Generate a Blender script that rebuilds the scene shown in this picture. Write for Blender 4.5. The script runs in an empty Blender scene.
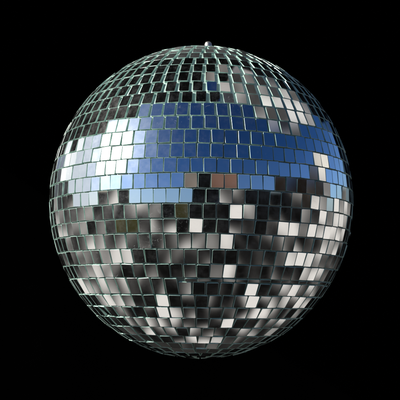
import bpy, math
import numpy as np
from math import radians as rad

rng = np.random.default_rng(11)
R = 0.15                       # ball radius in metres
S = 1.033                      # the ball is very slightly taller than wide
DIST = 6.12                    # camera distance in ball radii
TILT = rad(6.22)               # ball axis leans away from the camera
ROLL = rad(0.78)               # ... and a little to the right
scene = bpy.context.scene
col = scene.collection

# ------------------------------------------------------------------ helpers
def direction(az, el):
    """az: degrees from the camera side (-Y) towards +X, el: degrees up"""
    a, e = rad(az), rad(el)
    return np.array([math.sin(a) * math.cos(e), -math.cos(a) * math.cos(e), math.sin(e)])

def smooth(x, a, b):
    t = np.clip((x - a) / (b - a), 0, 1)
    return t * t * (3 - 2 * t)

def new_mat(name):
    m = bpy.data.materials.new(name)
    m.use_nodes = True
    nt = m.node_tree
    nt.nodes.clear()
    return m, nt, nt.nodes.new('ShaderNodeOutputMaterial')

def link_obj(name, me, parent=None):
    o = bpy.data.objects.new(name, me)
    col.objects.link(o)
    if parent:
        o.parent = parent
    return o

# ------------------------------------------------------------------ surroundings (world)
SUN_AZ, SUN_EL = -74.0, 29.0
SUN_DIR = direction(SUN_AZ, SUN_EL)

# how busy and bright each side of the ground is: az, el, half width, softness, exponent (low = bright)
SIDES = [
    (-100, -25, 42, 25, 2.5),
    (-60, -60, 30, 20, 2.6),
    (0, -40, 42, 18, 6.0),
    (10, -5, 22, 8, 5.0),
    (90, -30, 30, 16, 2.0),
    (128, -10, 20, 12, 1.5),
    (180, -55, 50, 12, 7.0),
    (-140, -20, 22, 10, 3.6),
]
BASE_EXP = 2.7
# colour patches painted into the world to give tiles bright and dark reflections: az, el, half width, softness, linear rgb
PATCHES = [
    (128, 73, 9, 5, (.34, .31, .29)),
    (104, 66, 10, 5, (.48, .46, .44)),
    (140, 60, 8, 5, (.30, .28, .27)),
    (99, 53, 7, 4, (.68, .66, .63)),
    (120, 44, 8, 4, (.62, .60, .58)),
    (122, 36, 5, 3, (.60, .58, .56)),
    (97, 37, 3.5, 3, (.28, .28, .30)),
    (150, 13, 2.5, 1.5, (.55, .53, .50)),
    (106, 15, 4.0, 1.5, (.85, .80, .72)),
    (104, 9, 3.0, 1.5, (.45, .43, .42)),
    (116, 3, 3.0, 1.5, (.75, .71, .64)),
    (180, -30, 27, 8, (.030, .029, .027)),
    (-7, 15, 4.2, 1.5, (.25, .21, .18)),
    (3, 10, 5.5, 1.5, (.002, .002, .002)),
    (16, 15, 4.6, 1.2, (.165, .092, .068)),
    (62, 7, 6.0, 2, (.030, .022, .015)),
    (74, 6, 6.0, 2, (.018, .013, .009)),
    (88, 4, 6.0, 2, (.05, .04, .03)),
    (-52, -15, 4.0, 2, (.040, .038, .012)),
    (-62, -15, 4.0, 2, (.050, .045, .014)),
    (-14, -7, 4.0, 2, (.035, .032, .010)),
    (-132, 4, 8.0, 4, (.07, .075, .08)),
    (-160, 52, 6.0, 4, (.42, .40, .37)),
    (172, 76, 5.0, 3, (.20, .17, .14)),
]
# bright hazy sky low on the sun's side, and glow added at and beside the sun
HAZE = [(-112, 6, 24, 16, (.62, .69, .78)), (-127, 13, 6, 5, (1.6, 1.6, 1.55)), (-76, 28, 3, 13, (3.4, 3.4, 3.35))]
# fine structure: warped sine gratings over direction
WAVES = [((31, 24, 27), (13, -21, 9), 1.9, 0.3, .21), ((-22, 33, 29), (17, 11, -19), 1.7, 1.1, .21), ((12, -9, 21), (8, 9, 5), 1.5, 2.0, .08)]
FREQ = 2.3
GROUND_TINT = (1.0, 0.950, 0.905)
HORIZON = 0.0

def fine(d):
    f = 0
    for a, b, w, p, k in WAVES:
        f = f + k * np.sin(d @ np.array(a, float) * FREQ + w * np.sin(d @ np.array(b, float)) + p)
    return smooth(0.5 + f, .14, .86)

def lobe_np(d, az, el, hw, sf):
    return smooth(d @ direction(az, el), math.cos(rad(hw + sf)), math.cos(rad(max(hw - sf, 0))))

def ground(d):
    g = np.full(d.shape[:-1], BASE_EXP)
    for az, el, hw, sf, v in SIDES:
        k = lobe_np(d, az, el, hw, sf)
        g = g * (1 - k) + v * k
    return 0.003 + 0.85 * np.clip(fine(d), 0, 1) ** g

SHEET_H = 8.0                  # height of the black cloth over the ball (ball radii)
def front_edge(x):  # curve shaped so the unseen overhead cloth blackens the upper tiles' reflections
    """front edge of the cloth overhead, in units of its height"""
    return -.34 + np.where(x < 0, .15, .27) * x * x + .75 * smooth(x, .0, .30)

def canopy(p, d):
    """is direction d from point p (ball radii) blocked by the black cloth overhead?"""
    dz = np.maximum(d[..., 2], 1e-4)
    t = (SHEET_H - p[..., 2]) / dz
    x = (p[..., 0] + d[..., 0] * t) / SHEET_H
    y = (p[..., 1] + d[..., 1] * t) / SHEET_H
    return (d[..., 2] > .02) & (y > front_edge(x)) & (np.abs(x) < 3.1 * (1 - np.where(x < 0, .35, .45) * np.clip(y / 2.35, 0, 1)))

def make_world():
    w = bpy.data.worlds.new('World')
    scene.world = w
    w.use_nodes = True
    nt = w.node_tree
    N, L = nt.nodes, nt.links
    N.clear()
    out = N.new('ShaderNodeOutputWorld')
    bg = N.new('ShaderNodeBackground')
    L.new(bg.outputs[0], out.inputs[0])
    tc = N.new('ShaderNodeTexCoord')
    nrm = N.new('ShaderNodeVectorMath'); nrm.operation = 'NORMALIZE'
    L.new(tc.outputs['Generated'], nrm.inputs[0])
    D = nrm.outputs[0]

    def put(sock, v):
        if isinstance(v, bpy.types.NodeSocket):
            L.new(v, sock)
        else:
            sock.default_value = v
    def m(op, a, b=None, c=None, clamp=False):
        n = N.new('ShaderNodeMath'); n.operation = op; n.use_clamp = clamp
        put(n.inputs[0], a)
        if b is not None: put(n.inputs[1], b)
        if c is not None: put(n.inputs[2], c)
        return n.outputs[0]
    def dot(v):
        n = N.new('ShaderNodeVectorMath'); n.operation = 'DOT_PRODUCT'
        L.new(D, n.inputs[0]); n.inputs[1].default_value = tuple(float(q) for q in v)
        return n.outputs['Value']
    def sm(x, a, b):
        n = N.new('ShaderNodeMapRange'); n.interpolation_type = 'SMOOTHSTEP'
        put(n.inputs[0], x); n.inputs[1].default_value = a; n.inputs[2].default_value = b
        return n.outputs[0]
    def lobe(az, el, hw, sf):
        return sm(dot(direction(az, el)), math.cos(rad(hw + sf)), math.cos(rad(max(hw - sf, 0))))
    def mixf(a, b, k):
        n = N.new('ShaderNodeMix'); n.data_type = 'FLOAT'
        put(n.inputs[0], k); put(n.inputs[2], a); put(n.inputs[3], b)
        return n.outputs[0]
    def mixc(a, b, k, mode='MIX'):
        n = N.new('ShaderNodeMix'); n.data_type = 'RGBA'; n.blend_type = mode
        put(n.inputs[0], k)
        for s, v in ((n.inputs[6], a), (n.inputs[7], b)):
            if isinstance(v, tuple): v = (*v, 1.0)
            put(s, v)
        return n.outputs[2]

    # ground side
    f = None
    for a, b, wp, ph, k in WAVES:
        inner = m('MULTIPLY', m('SINE', dot(b)), wp)
        s = m('SINE', m('ADD', m('MULTIPLY_ADD', dot(a), FREQ, inner), ph))
        f = m('MULTIPLY_ADD', s, k, 0.5 if f is None else f)
    f = sm(f, .14, .86)
    g = BASE_EXP
    for az, el, hw, sf, v in SIDES:
        g = mixf(g, v, lobe(az, el, hw, sf))
    lum = m('MULTIPLY_ADD', m('POWER', m('MAXIMUM', f, 0.0), g), 0.85, 0.003)
    comb = N.new('ShaderNodeVectorMath'); comb.operation = 'SCALE'
    comb.inputs[0].default_value = GROUND_TINT
    L.new(lum, comb.inputs['Scale'])
    gcol = comb.outputs[0]

    # sky side: the physical sky, a little deeper, with the bright glare around the sun
    sky = N.new('ShaderNodeTexSky'); sky.sky_type = 'NISHITA'
    sky.sun_disc = False
    sky.sun_elevation = rad(SUN_EL)
    sky.sun_rotation = math.atan2(SUN_DIR[0], SUN_DIR[1])
    sky.air_density = 1.0; sky.dust_density = 0.6; sky.ozone_density = 2.0
    tint = mixc((.050, .065, .096), (.0112, .0285, .0545), sm(dot((0, 0, 1)), 0.0, .55))
    scol = mixc(sky.outputs[0], tint, 1.0, 'MULTIPLY')
    sd = dot(SUN_DIR)
    glare = m('MULTIPLY', m('POWER', m('MAXIMUM', sd, 0.0), 15.0), 0.80)
    core = m('MULTIPLY', m('POWER', m('MAXIMUM', sd, 0.0), 55.0), 4.0)
    for lum_, rgb in ((glare, (.64, .82, 1.08)), (core, (1.0, .99, .97))):
        gl = N.new('ShaderNodeVectorMath'); gl.operation = 'SCALE'
        gl.inputs[0].default_value = rgb
        L.new(lum_, gl.inputs['Scale'])
        scol = mixc(scol, gl.outputs[0], 1.0, 'ADD')
    for az, el, hw, sf, rgb in HAZE:
        scol = mixc(scol, rgb, lobe(az, el, hw, sf))
    k = sm(dot((0, 0, 1)), math.sin(rad(HORIZON - .15)), math.sin(rad(HORIZON + .15)))
    c = mixc(gcol, scol, k)
    for az, el, hw, sf, rgb in PATCHES:
        amp, off = (1.25, .10) if el > 30 else (.70, .50)
        tx = N.new('ShaderNodeVectorMath'); tx.operation = 'SCALE'
        tx.inputs[0].default_value = rgb
        L.new(m('MULTIPLY_ADD', f, amp, off), tx.inputs['Scale'])
        rgb = tx.outputs[0]
        c = mixc(c, rgb, lobe(az, el, hw, sf))
    # world painted near black behind the ball, to continue the cloth past its edges
    c = mixc(c, (.0006, .0006, .0006), sm(dot((0, 1, 0)), .73, .80))
    L.new(c, bg.inputs[0])
    bg.inputs[1].default_value = 1.0
make_world()

sun = bpy.data.lights.new('sun', 'SUN')
sun.energy = 7.0
sun.angle = rad(.53)
sun.color = (1, .95, .88)
so = bpy.data.objects.new('sun', sun)
col.objects.link(so)
from mathutils import Vector, Matrix
so.rotation_euler = Vector(SUN_DIR).to_track_quat('Z', 'Y').to_euler()
so.location = Vector(SUN_DIR) * 3

# ------------------------------------------------------------------ materials
root = bpy.data.objects.new('disco_ball', None)
root.empty_display_size = .05
col.objects.link(root)
def mirror_mat():
    mt, nt, out = new_mat('silvered_mirror_face')
    N, L = nt.nodes, nt.links
    tc = N.new('ShaderNodeTexCoord')
    g1 = N.new('ShaderNodeBsdfGlossy'); g1.inputs['Roughness'].default_value = .012
    g1.inputs['Color'].default_value = (.88, .885, .875, 1)
    g2 = N.new('ShaderNodeBsdfGlossy'); g2.inputs['Roughness'].default_value = .40
    g2.inputs['Color'].default_value = (.9, .9, .9, 1)
    df = N.new('ShaderNodeBsdfDiffuse'); df.inputs['Color'].default_value = (.62, .64, .62, 1)
    # dust: blotches, and fine wiping scratches
    tc.object = root
    n1 = N.new('ShaderNodeTexNoise'); n1.inputs['Scale'].default_value = 95; n1.inputs['Detail'].default_value = 6; n1.inputs['Roughness'].default_value = .75
    L.new(tc.outputs['Object'], n1.inputs['Vector'])
    r1 = N.new('ShaderNodeMapRange'); r1.inputs[1].default_value = .48; r1.inputs[2].default_value = .78; r1.inputs[3].default_value = .002; r1.inputs[4].default_value = .030
    L.new(n1.outputs['Fac'], r1.inputs[0])
    mp = N.new('ShaderNodeMapping'); mp.inputs['Rotation'].default_value = (.5, .7, .4); mp.inputs['Scale'].default_value = (330, 30, 330)
    L.new(tc.outputs['Object'], mp.inputs['Vector'])
    n2 = N.new('ShaderNodeTexNoise'); n2.inputs['Scale'].default_value = 1.0; n2.inputs['Detail'].default_value = 1.5; n2.inputs['Distortion'].default_value = 1.2
    L.new(mp.outputs[0], n2.inputs['Vector'])
    r2 = N.new('ShaderNodeMapRange'); r2.inputs[1].default_value = .63; r2.inputs[2].default_value = .72; r2.inputs[3].default_value = 0; r2.inputs[4].default_value = .13
    L.new(n2.outputs['Fac'], r2.inputs[0])
    n3 = N.new('ShaderNodeTexNoise'); n3.inputs['Scale'].default_value = 30
    L.new(tc.outputs['Object'], n3.inputs['Vector'])
    r3 = N.new('ShaderNodeMapRange'); r3.inputs[1].default_value = .52; r3.inputs[2].default_value = .66
    L.new(n3.outputs['Fac'], r3.inputs[0])
    mu = N.new('ShaderNodeMath'); mu.operation = 'MULTIPLY_ADD'
    L.new(r2.outputs[0], mu.inputs[0]); L.new(r3.outputs[0], mu.inputs[1]); L.new(r1.outputs[0], mu.inputs[2])
    # pale sheen painted into the surface, only on the tiles that lie almost flat near the top
    ge = N.new('ShaderNodeNewGeometry'); sp = N.new('ShaderNodeSeparateXYZ')
    L.new(ge.outputs['Normal'], sp.inputs[0])
    r4 = N.new('ShaderNodeMapRange'); r4.inputs[1].default_value = .83; r4.inputs[2].default_value = .97; r4.inputs[4].default_value = .30
    L.new(sp.outputs['Z'], r4.inputs[0])
    m4 = N.new('ShaderNodeMath'); m4.operation = 'MULTIPLY_ADD'
    L.new(r4.outputs[0], m4.inputs[0]); L.new(n1.outputs['Fac'], m4.inputs[1]); L.new(mu.outputs[0], m4.inputs[2])
    r1 = m4
    mx1 = N.new('ShaderNodeMixShader')
    r5 = N.new('ShaderNodeMapRange'); r5.inputs[1].default_value = .40; r5.inputs[2].default_value = .70; r5.inputs[3].default_value = .007; r5.inputs[4].default_value = .052
    L.new(n1.outputs['Fac'], r5.inputs[0]); L.new(r5.outputs[0], mx1.inputs[0])
    L.new(g1.outputs[0], mx1.inputs[1]); L.new(g2.outputs[0], mx1.inputs[2])
    mx2 = N.new('ShaderNodeMixShader')
    L.new(r1.outputs[0], mx2.inputs[0]); L.new(mx1.outputs[0], mx2.inputs[1]); L.new(df.outputs[0], mx2.inputs[2])
    L.new(mx2.outputs[0], out.inputs[0])
    return mt

def edge_mat():
    mt, nt, out = new_mat('cut_glass_edge')
    N, L = nt.nodes, nt.links
    p = N.new('ShaderNodeBsdfPrincipled')
    tc = N.new('ShaderNodeTexCoord')
    n1 = N.new('ShaderNodeTexNoise'); n1.inputs['Scale'].default_value = 160; n1.inputs['Detail'].default_value = 4
    L.new(tc.outputs['Object'], n1.inputs['Vector'])
    cr = N.new('ShaderNodeValToRGB')
    cr.color_ramp.elements[0].position = .3; cr.color_ramp.elements[0].color = (.22, .38, .32, 1)
    cr.color_ramp.elements[1].position = .7; cr.color_ramp.elements[1].color = (.54, .70, .62, 1)
    L.new(n1.outputs['Fac'], cr.inputs[0]); L.new(cr.outputs[0], p.inputs['Base Color'])
    p.inputs['Roughness'].default_value = .34
    p.inputs['Specular IOR Level'].default_value = 1.0
    p.inputs['IOR'].default_value = 1.52
    L.new(p.outputs[0], out.inputs[0])
    return mt

def core_mat():
    mt, nt, out = new_mat('painted_plaster_core')
    N, L = nt.nodes, nt.links
    p = N.new('ShaderNodeBsdfPrincipled')
    tc = N.new('ShaderNodeTexCoord')
    n1 = N.new('ShaderNodeTexNoise'); n1.inputs['Scale'].default_value = 70; n1.inputs['Detail'].default_value = 5
    L.new(tc.outputs['Object'], n1.inputs['Vector'])
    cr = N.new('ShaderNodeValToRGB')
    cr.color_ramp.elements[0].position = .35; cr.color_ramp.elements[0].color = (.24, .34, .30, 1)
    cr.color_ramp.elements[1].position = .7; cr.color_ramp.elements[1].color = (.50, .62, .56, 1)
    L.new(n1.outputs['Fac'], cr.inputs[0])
    # paler where the core faces up, darker elsewhere: sunlit glass edges painted into its colour
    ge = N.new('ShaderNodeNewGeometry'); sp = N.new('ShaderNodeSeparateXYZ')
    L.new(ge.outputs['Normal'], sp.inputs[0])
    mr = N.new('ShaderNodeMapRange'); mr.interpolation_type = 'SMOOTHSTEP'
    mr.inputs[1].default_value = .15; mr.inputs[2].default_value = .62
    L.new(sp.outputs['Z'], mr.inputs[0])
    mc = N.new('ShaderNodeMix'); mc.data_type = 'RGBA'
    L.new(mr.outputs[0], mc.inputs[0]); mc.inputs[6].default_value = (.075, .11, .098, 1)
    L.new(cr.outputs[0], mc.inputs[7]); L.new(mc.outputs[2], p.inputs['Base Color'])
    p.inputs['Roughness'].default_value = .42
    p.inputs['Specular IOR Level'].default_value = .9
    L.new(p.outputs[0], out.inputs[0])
    return mt

def metal_mat():
    mt, nt, out = new_mat('worn_steel')
    N, L = nt.nodes, nt.links
    p = N.new('ShaderNodeBsdfPrincipled')
    p.inputs['Base Color'].default_value = (.45, .44, .42, 1)
    p.inputs['Metallic'].default_value = 1
    tc = N.new('ShaderNodeTexCoord')
    n1 = N.new('ShaderNodeTexNoise'); n1.inputs['Scale'].default_value = 300
    L.new(tc.outputs['Object'], n1.inputs['Vector'])
    r1 = N.new('ShaderNodeMapRange'); r1.inputs[3].default_value = .38; r1.inputs[4].default_value = .6
    L.new(n1.outputs['Fac'], r1.inputs[0]); L.new(r1.outputs[0], p.inputs['Roughness'])
    L.new(p.outputs[0], out.inputs[0])
    return mt

def cloth_mat():
    mt, nt, out = new_mat('black_velvet')
    N, L = nt.nodes, nt.links
    d = N.new('ShaderNodeBsdfDiffuse')
    tc = N.new('ShaderNodeTexCoord')
    n1 = N.new('ShaderNodeTexNoise'); n1.inputs['Scale'].default_value = 8
    L.new(tc.outputs['Object'], n1.inputs['Vector'])
    cr = N.new('ShaderNodeValToRGB')
    cr.color_ramp.elements[0].color = (.0002, .0002, .0002, 1)
    cr.color_ramp.elements[1].color = (.0006, .0006, .0006, 1)
    L.new(n1.outputs['Fac'], cr.inputs[0]); L.new(cr.outputs[0], d.inputs['Color'])
    L.new(d.outputs[0], out.inputs[0])
    return mt

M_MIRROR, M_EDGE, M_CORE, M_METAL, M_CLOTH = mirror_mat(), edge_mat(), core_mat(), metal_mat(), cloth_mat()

# ------------------------------------------------------------------ the ball
BASIS = Matrix.Rotation(ROLL, 3, 'Y') @ Matrix.Rotation(-TILT, 3, 'X')   # ball space -> world
BASIS_NP = np.array(BASIS)
CAM = np.array([0.0, -DIST, 0.0])

# latitudes of the joints between the rows of tiles (degrees), measured top to bottom
UP = [86.6, 81.8, 77.0, 72.2, 67.4, 62.6, 57.6]
MEAS = [52.6, 47.8, 42.6, 37.5, 32.65, 27.8, 22.6, 17.65, 12.8, 7.95, 3.1, -1.75, -6.45, -11.2, -15.8, -20.9, -25.9, -30.9,
        -32.4, -37.3, -42.4, -47.35, -52.3, -57.3, -62.2]
DOWN = [-67.0, -71.8, -76.6, -81.4, -86.6]
LATS = UP + MEAS + DOWN
ROW0 = len(UP)                 # row index of the first measured row
# per measured row: number of tiles, longitude of the left joint of tile 0, first observed tile, and
# what each tile mirrors from there on: 0 to 9 dark to bright, 10 sky, 11 skin, 12 olive, -1 anything
ROWS = {
    0: (56, 1.59, -6, [2, 0, 6, 7, 3, 5, 0, 0, 0]),
    1: (58, 0.61, -8, [0, -1, 0, 0, 0, 1, 0, 3, 4, 5, 0, 1]),
    2: (60, 0.21, -7, [0, 0, 0, 0, 0, 0, 3, 4, 0, 2, 5, 2, 5]),
    3: (64, 0.76, -7, [0, 0, 0, 0, 0, 0, 0, 10, 7, 5, 2, 6, 3, 7, 4]),
    4: (68, 2.09, -7, [0, 0, 0, 0, 0, 0, 0, 0, 3, 6, 4, 8, 8, 8, 8, 5, 1]),
    5: (74, -0.05, -11, [0, 0, 0, 1, 2, 3, 10, 10, 10, 10, 10, 10, 10, 6, 3, 2, 4, 3, 8, 8, 5, 10, 10]),
    6: (77, 0.64, -12, [0, 0, 1, 3, 10, 10, 10, 10, 10, 10, 10, 10, 10, 10, 10, 10, 10, 6, 3, 5, 10, 10, 10, 10, 10, 7]),
    7: (79, 3.05, -12, [10] * 25),
    8: (82, 2.67, -14, [10] * 23 + [8, 9, 10, 10, 10]),
    9: (83, 0.51, -14, [10] * 23 + [4, 8, 10, 10, 10, 10]),
    10: (83, 3.05, -15, [2, 2] + [10] * 11 + [5, 0, 11, 11, 10, 10, 10, 2, 2, 0, 3, 2, 4, 10, 10, 5]),
    11: (84, 1.46, -15, [3, 3, 4, 10, 10, 10, 3, 4, 2, 10, 10, 10, 10, 10, 0, 0, 5, 4, 0, 0, 1, 1, 4, 2, 8, 6, 10, 9, 6, 8]),
    12: (81, 0.44, -13, [4, 4, 5, 6, 3, 4, 3, 5, 5, 5, 0, 12, 0, 0, 1, 9, 6, 0, 1, 2, 1, 5, 3, 8, 5, 8, 8, 7]),
    13: (82, 0.57, -13, [5, 5, 6, 1, 5, 3, 12, 12, 12, 5, 5, 1, 9, 0, 1, 4, 3, 0, 3, 8, 8, 5, 9, 7, 9, 8, 8, 7]),
    14: (76, 1.76, -13, [5, 3, 4, 7, 6, 4, 5, 4, 3, 3, 4, 5, 5, 6, 8, 2, 1, 3, 4, 4, 4, 3, 3, 7, 6, 7]),
    15: (75, 3.82, -13, [4, 5, 5, 4, 6, 8, 8, 2, 0, 4, 4, 2, 3, 1, 0, 2, 3, 2, 4, 8, 9, 8, 6, 4, 4]),
    16: (73, 3.53, -12, [5, 6, 8, 6, 4, 0, 3, 4, 1, 1, 3, 0, 5, 8, 1, 2, 2, 3, 2, 2, 7, 8, 7, 4]),
    17: (72, 3.83, -2, [3, 4, 2, 5, 3, 4, 2, 2, 3, 2, 2, 3, 4, 2, 2]),
    18: (66, 2.25, -10, [5, 7, 6, 6, 3, 3, 3, 1, 5, 0, 1, 2, 2, 9, 1, 3, 6, 8, 4, 6, 5]),
    19: (63, 3.59, -10, [6, 8, 7, 5, 1, 1, 9, 1, 3, 1, 3, 2, 4, 9, 4, 6, 7, 4, 8]),
    20: (57, 4.55, -6, [1, 3, 9, 7, 4, 2, 2, 3, 4, 7, 8, 5]),
    21: (53, 4.77, -6, [5, 6, 6, 6, 4, 3, 3, 9, 1, 2, 4, 4]),
    22: (48, 8.88, -6, [7, 4, 5, 1, 6, 4, 3, 2, 5, 5]),
    23: (41, 7.68, -2, [7, 6, 7, 3, 4]),
}
PITCH = 360 / 84.5             # degrees of longitude per tile on the equator
TH = 0.020                     # tile thickness (ball radii)

def surf(lat, lon, rr):
    """point and normal on the ellipsoid in ball space; lon 0 faces the camera, + to the right"""
    la, lo = rad(lat), rad(lon)
    p = np.array([math.cos(la) * math.sin(lo), -math.cos(la) * math.cos(lo), S * math.sin(la)]) * rr
    n = np.array([math.cos(la) * math.sin(lo), -math.cos(la) * math.cos(lo), math.sin(la) / S])
    return p, n / np.linalg.norm(n)

TONES = (.02, .06, .12, .18, .28, .42, .54, .67, .79, .9)
CAND = [(0.0, 0.0)]
for r_ in np.arange(.35, 4.8, .35):
    for k_ in range(max(6, int(r_ * 8))):
        a_ = 2 * math.pi * k_ / max(6, int(r_ * 8)) + r_
        CAND.append((r_ * math.cos(a_), r_ * math.sin(a_)))
CAND = np.radians(np.array(CAND))

def srgb(x):
    x = np.clip(x, 0, 1)
    return np.where(x < .0031, 12.92 * x, 1.055 * x ** (1 / 2.4) - .055)

def choose_tilt(p, n, e, u, code):
    """the glued tile leans a little: find the smallest lean that gives the reflection seen"""
    pw, nw, ew, uw = (BASIS_NP @ v for v in (p, n, e, u))
    nn = nw + np.tan(CAND[:, :1]) * ew + np.tan(CAND[:, 1:]) * uw
    nn /= np.linalg.norm(nn, axis=1)[:, None]
    lean = np.degrees(np.hypot(CAND[:, 0], CAND[:, 1]))
    t = np.array({11: (.45, .33, .28), 12: (.23, .21, .09)}.get(code, (TONES[min(code, 9)],) * 3))
    total, spots = 0, []
    for a, b in ((0, 0), (-.024, -.024), (.024, -.024), (-.024, .024), (.024, .024)):
        q = pw + a * ew + b * uw
        v = q - CAM
        v /= np.linalg.norm(v)
        r = v - 2 * (nn @ v)[:, None] * nn
        up = r[:, 2] > 0
        blk = canopy(np.broadcast_to(q, r.shape), r) | (r[:, 1] > .79)
        fl = fine(r)
        rgb = ground(r)[:, None] * np.array(GROUND_TINT)
        rgb = np.where(up[:, None], np.array([[.05, .12, .30]]), rgb)
        patch = np.zeros(len(r))
        for az, el, hw, sf, c in PATCHES:
            k = lobe_np(r, az, el, hw, sf)
            c = np.array(c)[None, :] * (fl * 1.25 + .10 if el > 30 else fl * .70 + .50)[:, None]
            rgb = rgb * (1 - k[:, None]) + c * k[:, None]
            patch = np.maximum(patch, k)
        rgb = np.where(blk[:, None], .0006, rgb)
        if code == 10:
            total = total + np.where((r[:, 2] > .006) & ~blk & (patch < .05), 0.0, .25)
        else:
            sp = srgb(rgb * .86)
            spots.append(sp)
            total = total + np.where(up & ~blk & (patch < .85), .09, 0)
    if code != 10:
        spots = np.array(spots)
        total = total + np.abs(spots.mean(axis=0) - t).mean(axis=1) + .25 * spots.mean(axis=2).std(axis=0)
    return CAND[int(np.argmin(total + .02 * lean))]

tiles = []                     # verts(8x3), centre, facing
OUT = []
def tile_geo(p, n, e, u, w, h, lean, spin, lift):
    e = e * math.cos(spin) + u * math.sin(spin)
    u = np.cross(n, e)
    nn = n + math.tan(lean[0]) * e + math.tan(lean[1]) * u
    nn /= np.linalg.norm(nn)
    e2 = e - nn * (e @ nn); e2 /= np.linalg.norm(e2)
    u2 = np.cross(nn, e2)
    def ring(w2, h2, c, z):
        pts = [(w2 - c, -h2), (w2, -h2 + c), (w2, h2 - c), (w2 - c, h2), (-w2 + c, h2), (-w2, h2 - c), (-w2, -h2 + c), (-w2 + c, -h2)]
        return [p + e2 * a + u2 * b + nn * (z + lift) for a, b in pts]
    w2, h2 = w / 2, h / 2
    ch = rng.uniform(.0005, .0012)
    cc = rng.uniform(.0010, .0042)
    rings = ring(w2, h2, cc, -TH - .012) + ring(w2, h2, cc, -ch) + ring(w2 - ch, h2 - ch, cc + .0003, 0)
    # hand-cut glass is never quite square: shift each corner a little
    jit = rng.normal(0, .0009, (4, 2))
    for i_ in range(24):
        j_ = jit[((i_ % 8) // 2)]
        rings[i_] = rings[i_] + e2 * j_[0] + u2 * j_[1]
    return rings

def build_mesh(name, geos, origin):
    vs, fs, mi = [], [], []
    for g in geos:
        o = len(vs)
        vs += [tuple((q - origin) * R) for q in g]
        fs.append([o + 16 + i for i in range(8)]); mi.append(0)
        for lay in (0, 8):
            for i in range(8):
                j = (i + 1) % 8
                fs.append([o + lay + i, o + lay + j, o + lay + 8 + j, o + lay + 8 + i]); mi.append(1)
    me = bpy.data.meshes.new(name)
    me.from_pydata(vs, [], fs)
    me.materials.append(M_MIRROR); me.materials.append(M_EDGE)
    me.polygons.foreach_set('material_index', mi)
    me.update()
    return me

W_TILE = math.radians(PITCH) * .960
for row in range(len(LATS) - 1):
    lt, lb = LATS[row], LATS[row + 1]
    lm = (lt + lb) / 2
    hgt = rad(lt - lb) * (1 + (S - 1) * math.cos(rad(lm)) ** 2)
    h = hgt * .942 if hgt > .05 else hgt * .74
    mrow = row - ROW0
    narrow = min(math.cos(rad(lt)), math.cos(rad(lb)))
    n_t = max(3, int(round(2 * math.pi * (.35 * narrow + .65 * math.cos(rad(lm))) / rad(PITCH))))
    step = 360 / n_t
    lon0, first, seen = rng.uniform(0, 360 / n_t), 0, []
    if mrow in ROWS:
        n_t, lon0, first, seen = ROWS[mrow]
    step = 360 / n_t
    if lm > 0:
        wf = 1 - .20 * float(smooth(lm, 10, 42))
    else:
        wf = 1 - .03 * float(smooth(-lm, 30, 60))
    for k in range(n_t):
        idx = k if k < n_t / 2 else k - n_t
        lon = lon0 + (idx + .5) * step
        w = min(W_TILE, rad(step) * narrow * (1.0 if abs(lm) > 60 else .985)) * wf * rng.uniform(.965, 1.0)
        if mrow == 17 and not -8 < lon < 72:
            continue
        hh = h
        lmt = lm
        if mrow == 18 and not -8 < lon < 72:
            lmt = (LATS[row - 1] + lb) / 2
            hh = h * (LATS[row - 1] - lb) / (lt - lb)
        p, n = surf(lmt + rng.normal(0, .05), lon + rng.normal(0, .05) , 1.0)
        e = np.array([math.cos(rad(lon)), math.sin(rad(lon)), 0.0])
        u = np.cross(n, e)
        code = seen[idx - first] if 0 <= idx - first < len(seen) else -1
        if code >= 0:
            lean = choose_tilt(p, n, e, u, code)
        else:
            lean = rng.normal(0, rad(.9) if rng.random() > .04 else rad(3.5), 2)
        g = tile_geo(p, n, e, u, w, hh * rng.uniform(.97, 1.0), lean, rng.normal(0, rad(1.1)), rng.normal(0, .0012))
        pw = BASIS_NP @ p
        v = CAM - pw
        face = (BASIS_NP @ n) @ v / np.linalg.norm(v) / np.linalg.norm(v) ** 2 * w * h
        tiles.append((face, p, g))

root['label'] = 'round mirror ball covered in rows of small square mirror tiles, hanging against black'
root['category'] = 'disco ball'
base = BASIS_NP @ np.array([0, 0, -S * 1.0]) * R
root.matrix_world = Matrix.Translation(Vector(base)) @ BASIS.to_4x4()
OFF = np.array([0, 0, -S])     # root origin in ball space (ball radii)

order = sorted(range(len(tiles)), key=lambda i: -tiles[i][0])
big = set(order[:100])
for i in order[:100]:
    _, p, g = tiles[i]
    o = link_obj('mirror_tile', build_mesh('mirror_tile', [g], p), root)
    o.location = Vector((p - OFF) * R)
rest = link_obj('mirror_tiles', build_mesh('mirror_tiles', [tiles[i][2] for i in range(len(tiles)) if i not in big], OFF), root)
rest['kind'] = 'stuff'

def lathe(name, prof, seg, mat, centre, parent, smooth_=True):
    vs, fs = [], []
    for r_, z in prof:
        for s in range(seg):
            a = 2 * math.pi * s / seg
            vs.append((r_ * math.cos(a), r_ * math.sin(a), z))
    for i in range(len(prof) - 1):
        for s in range(seg):
            t = (s + 1) % seg
            fs.append((i * seg + s, i * seg + t, (i + 1) * seg + t, (i + 1) * seg + s))
    fs.append(tuple(range(seg))[::-1])
    fs.append(tuple((len(prof) - 1) * seg + s for s in range(seg)))
    me = bpy.data.meshes.new(name)
    me.from_pydata(vs, [], fs)
    me.materials.append(mat)
    for pl in me.polygons: pl.use_smooth = smooth_
    me.update()
    o = link_obj(name, me, parent)
    o.location = centre
    return o

rc = 1 - .010
prof = [(max(.001, math.cos(rad(a)) * rc) * R, math.sin(rad(a)) * rc * S * R) for a in np.linspace(-90, 90, 91)]
lathe('ball_core', prof, 128, M_CORE, Vector(-OFF * R), root)
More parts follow.
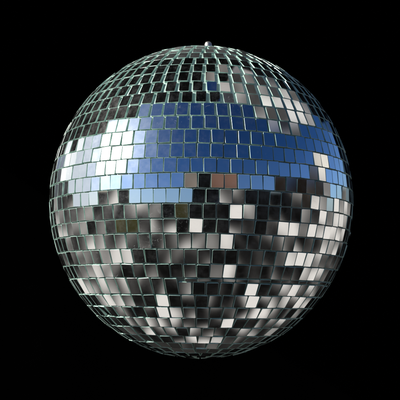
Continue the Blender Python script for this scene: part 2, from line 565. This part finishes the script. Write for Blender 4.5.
# hanging fitting at the top pole: a flanged cap with a rounded steel stud
stud = [(.11, .97), (.11, 1.0), (.085, 1.012), (.034, 1.016), (.025, 1.02), (.025, 1.076), (.0225, 1.087), (.018, 1.094), (.010, 1.098), (.002, 1.099)]
st = lathe('hanger_stud', [(a * R, b * R) for a, b in stud], 40, M_METAL, Vector(-OFF * R) + Vector((.033 * R, 0, .0 * R)), root)

# ------------------------------------------------------------------ black cloth: behind the ball, and an unseen overhead part shaped for dark reflections
def backdrop():
    H = SHEET_H
    nx, ny = 72, 40
    vs, fs = [], []
    yb = H * 2.35
    rc_ = H * .22
    for i in range(nx + 1):
        x = H * 3.1 * (2 * i / nx - 1)
        yf = H * float(front_edge(np.array(x / H)))
        prof_ = []
        yf = min(yf, yb - rc_ - .05)
        for k in range(13):
            prof_.append((yf + (yb - rc_ - yf) * k / 12, H))
        for k in range(1, 9):
            a = k / 8 * math.pi / 2
            prof_.append((yb - rc_ + rc_ * math.sin(a), H - rc_ + rc_ * math.cos(a)))
        for k in range(1, 13):
            prof_.append((yb, H - rc_ - (H * 2.4) * k / 12))
        for j, (y, z) in enumerate(prof_):
            wv = .05 * math.sin(x * 1.3) * min(1, j / 6)
            nar = 1 - (.35 if x < 0 else .45) * min(max(y / (H * 2.35), 0), 1)
            vs.append((x * nar * R, (y + wv) * R, z * R))
    m_ = len(prof_)
    for i in range(nx):
        for j in range(m_ - 1):
            a = i * m_ + j
            fs.append((a, a + 1, a + m_ + 1, a + m_))
    me = bpy.data.meshes.new('backdrop')
    me.from_pydata(vs, [], fs)
    me.materials.append(M_CLOTH)
    for pl in me.polygons: pl.use_smooth = True
    o = link_obj('backdrop', me)
    o['kind'] = 'structure'
    o['label'] = 'plain black cloth backdrop behind and over the mirror ball'
backdrop()

# ------------------------------------------------------------------ camera
cam = bpy.data.cameras.new('camera')
cam.sensor_width = 36
cam.lens = 82.4
cam.clip_end = 200
cam.clip_start = .02
cam.dof.use_dof = True
cam.dof.focus_distance = (DIST - .88) * R
cam.dof.aperture_fstop = 22
cam.shift_x = -.003
cam.shift_y = .0045
co = bpy.data.objects.new('camera', cam)
col.objects.link(co)
co.location = Vector(CAM * R)
co.rotation_euler = (rad(90), 0, 0)
scene.camera = co

scene.render.engine = 'CYCLES'
scene.view_settings.view_transform = 'Standard'
scene.view_settings.look = 'None'
scene.view_settings.exposure = 0
scene.render.resolution_x = scene.render.resolution_y = 1024
scene.cycles.max_bounces = 8
scene.cycles.glossy_bounces = 4
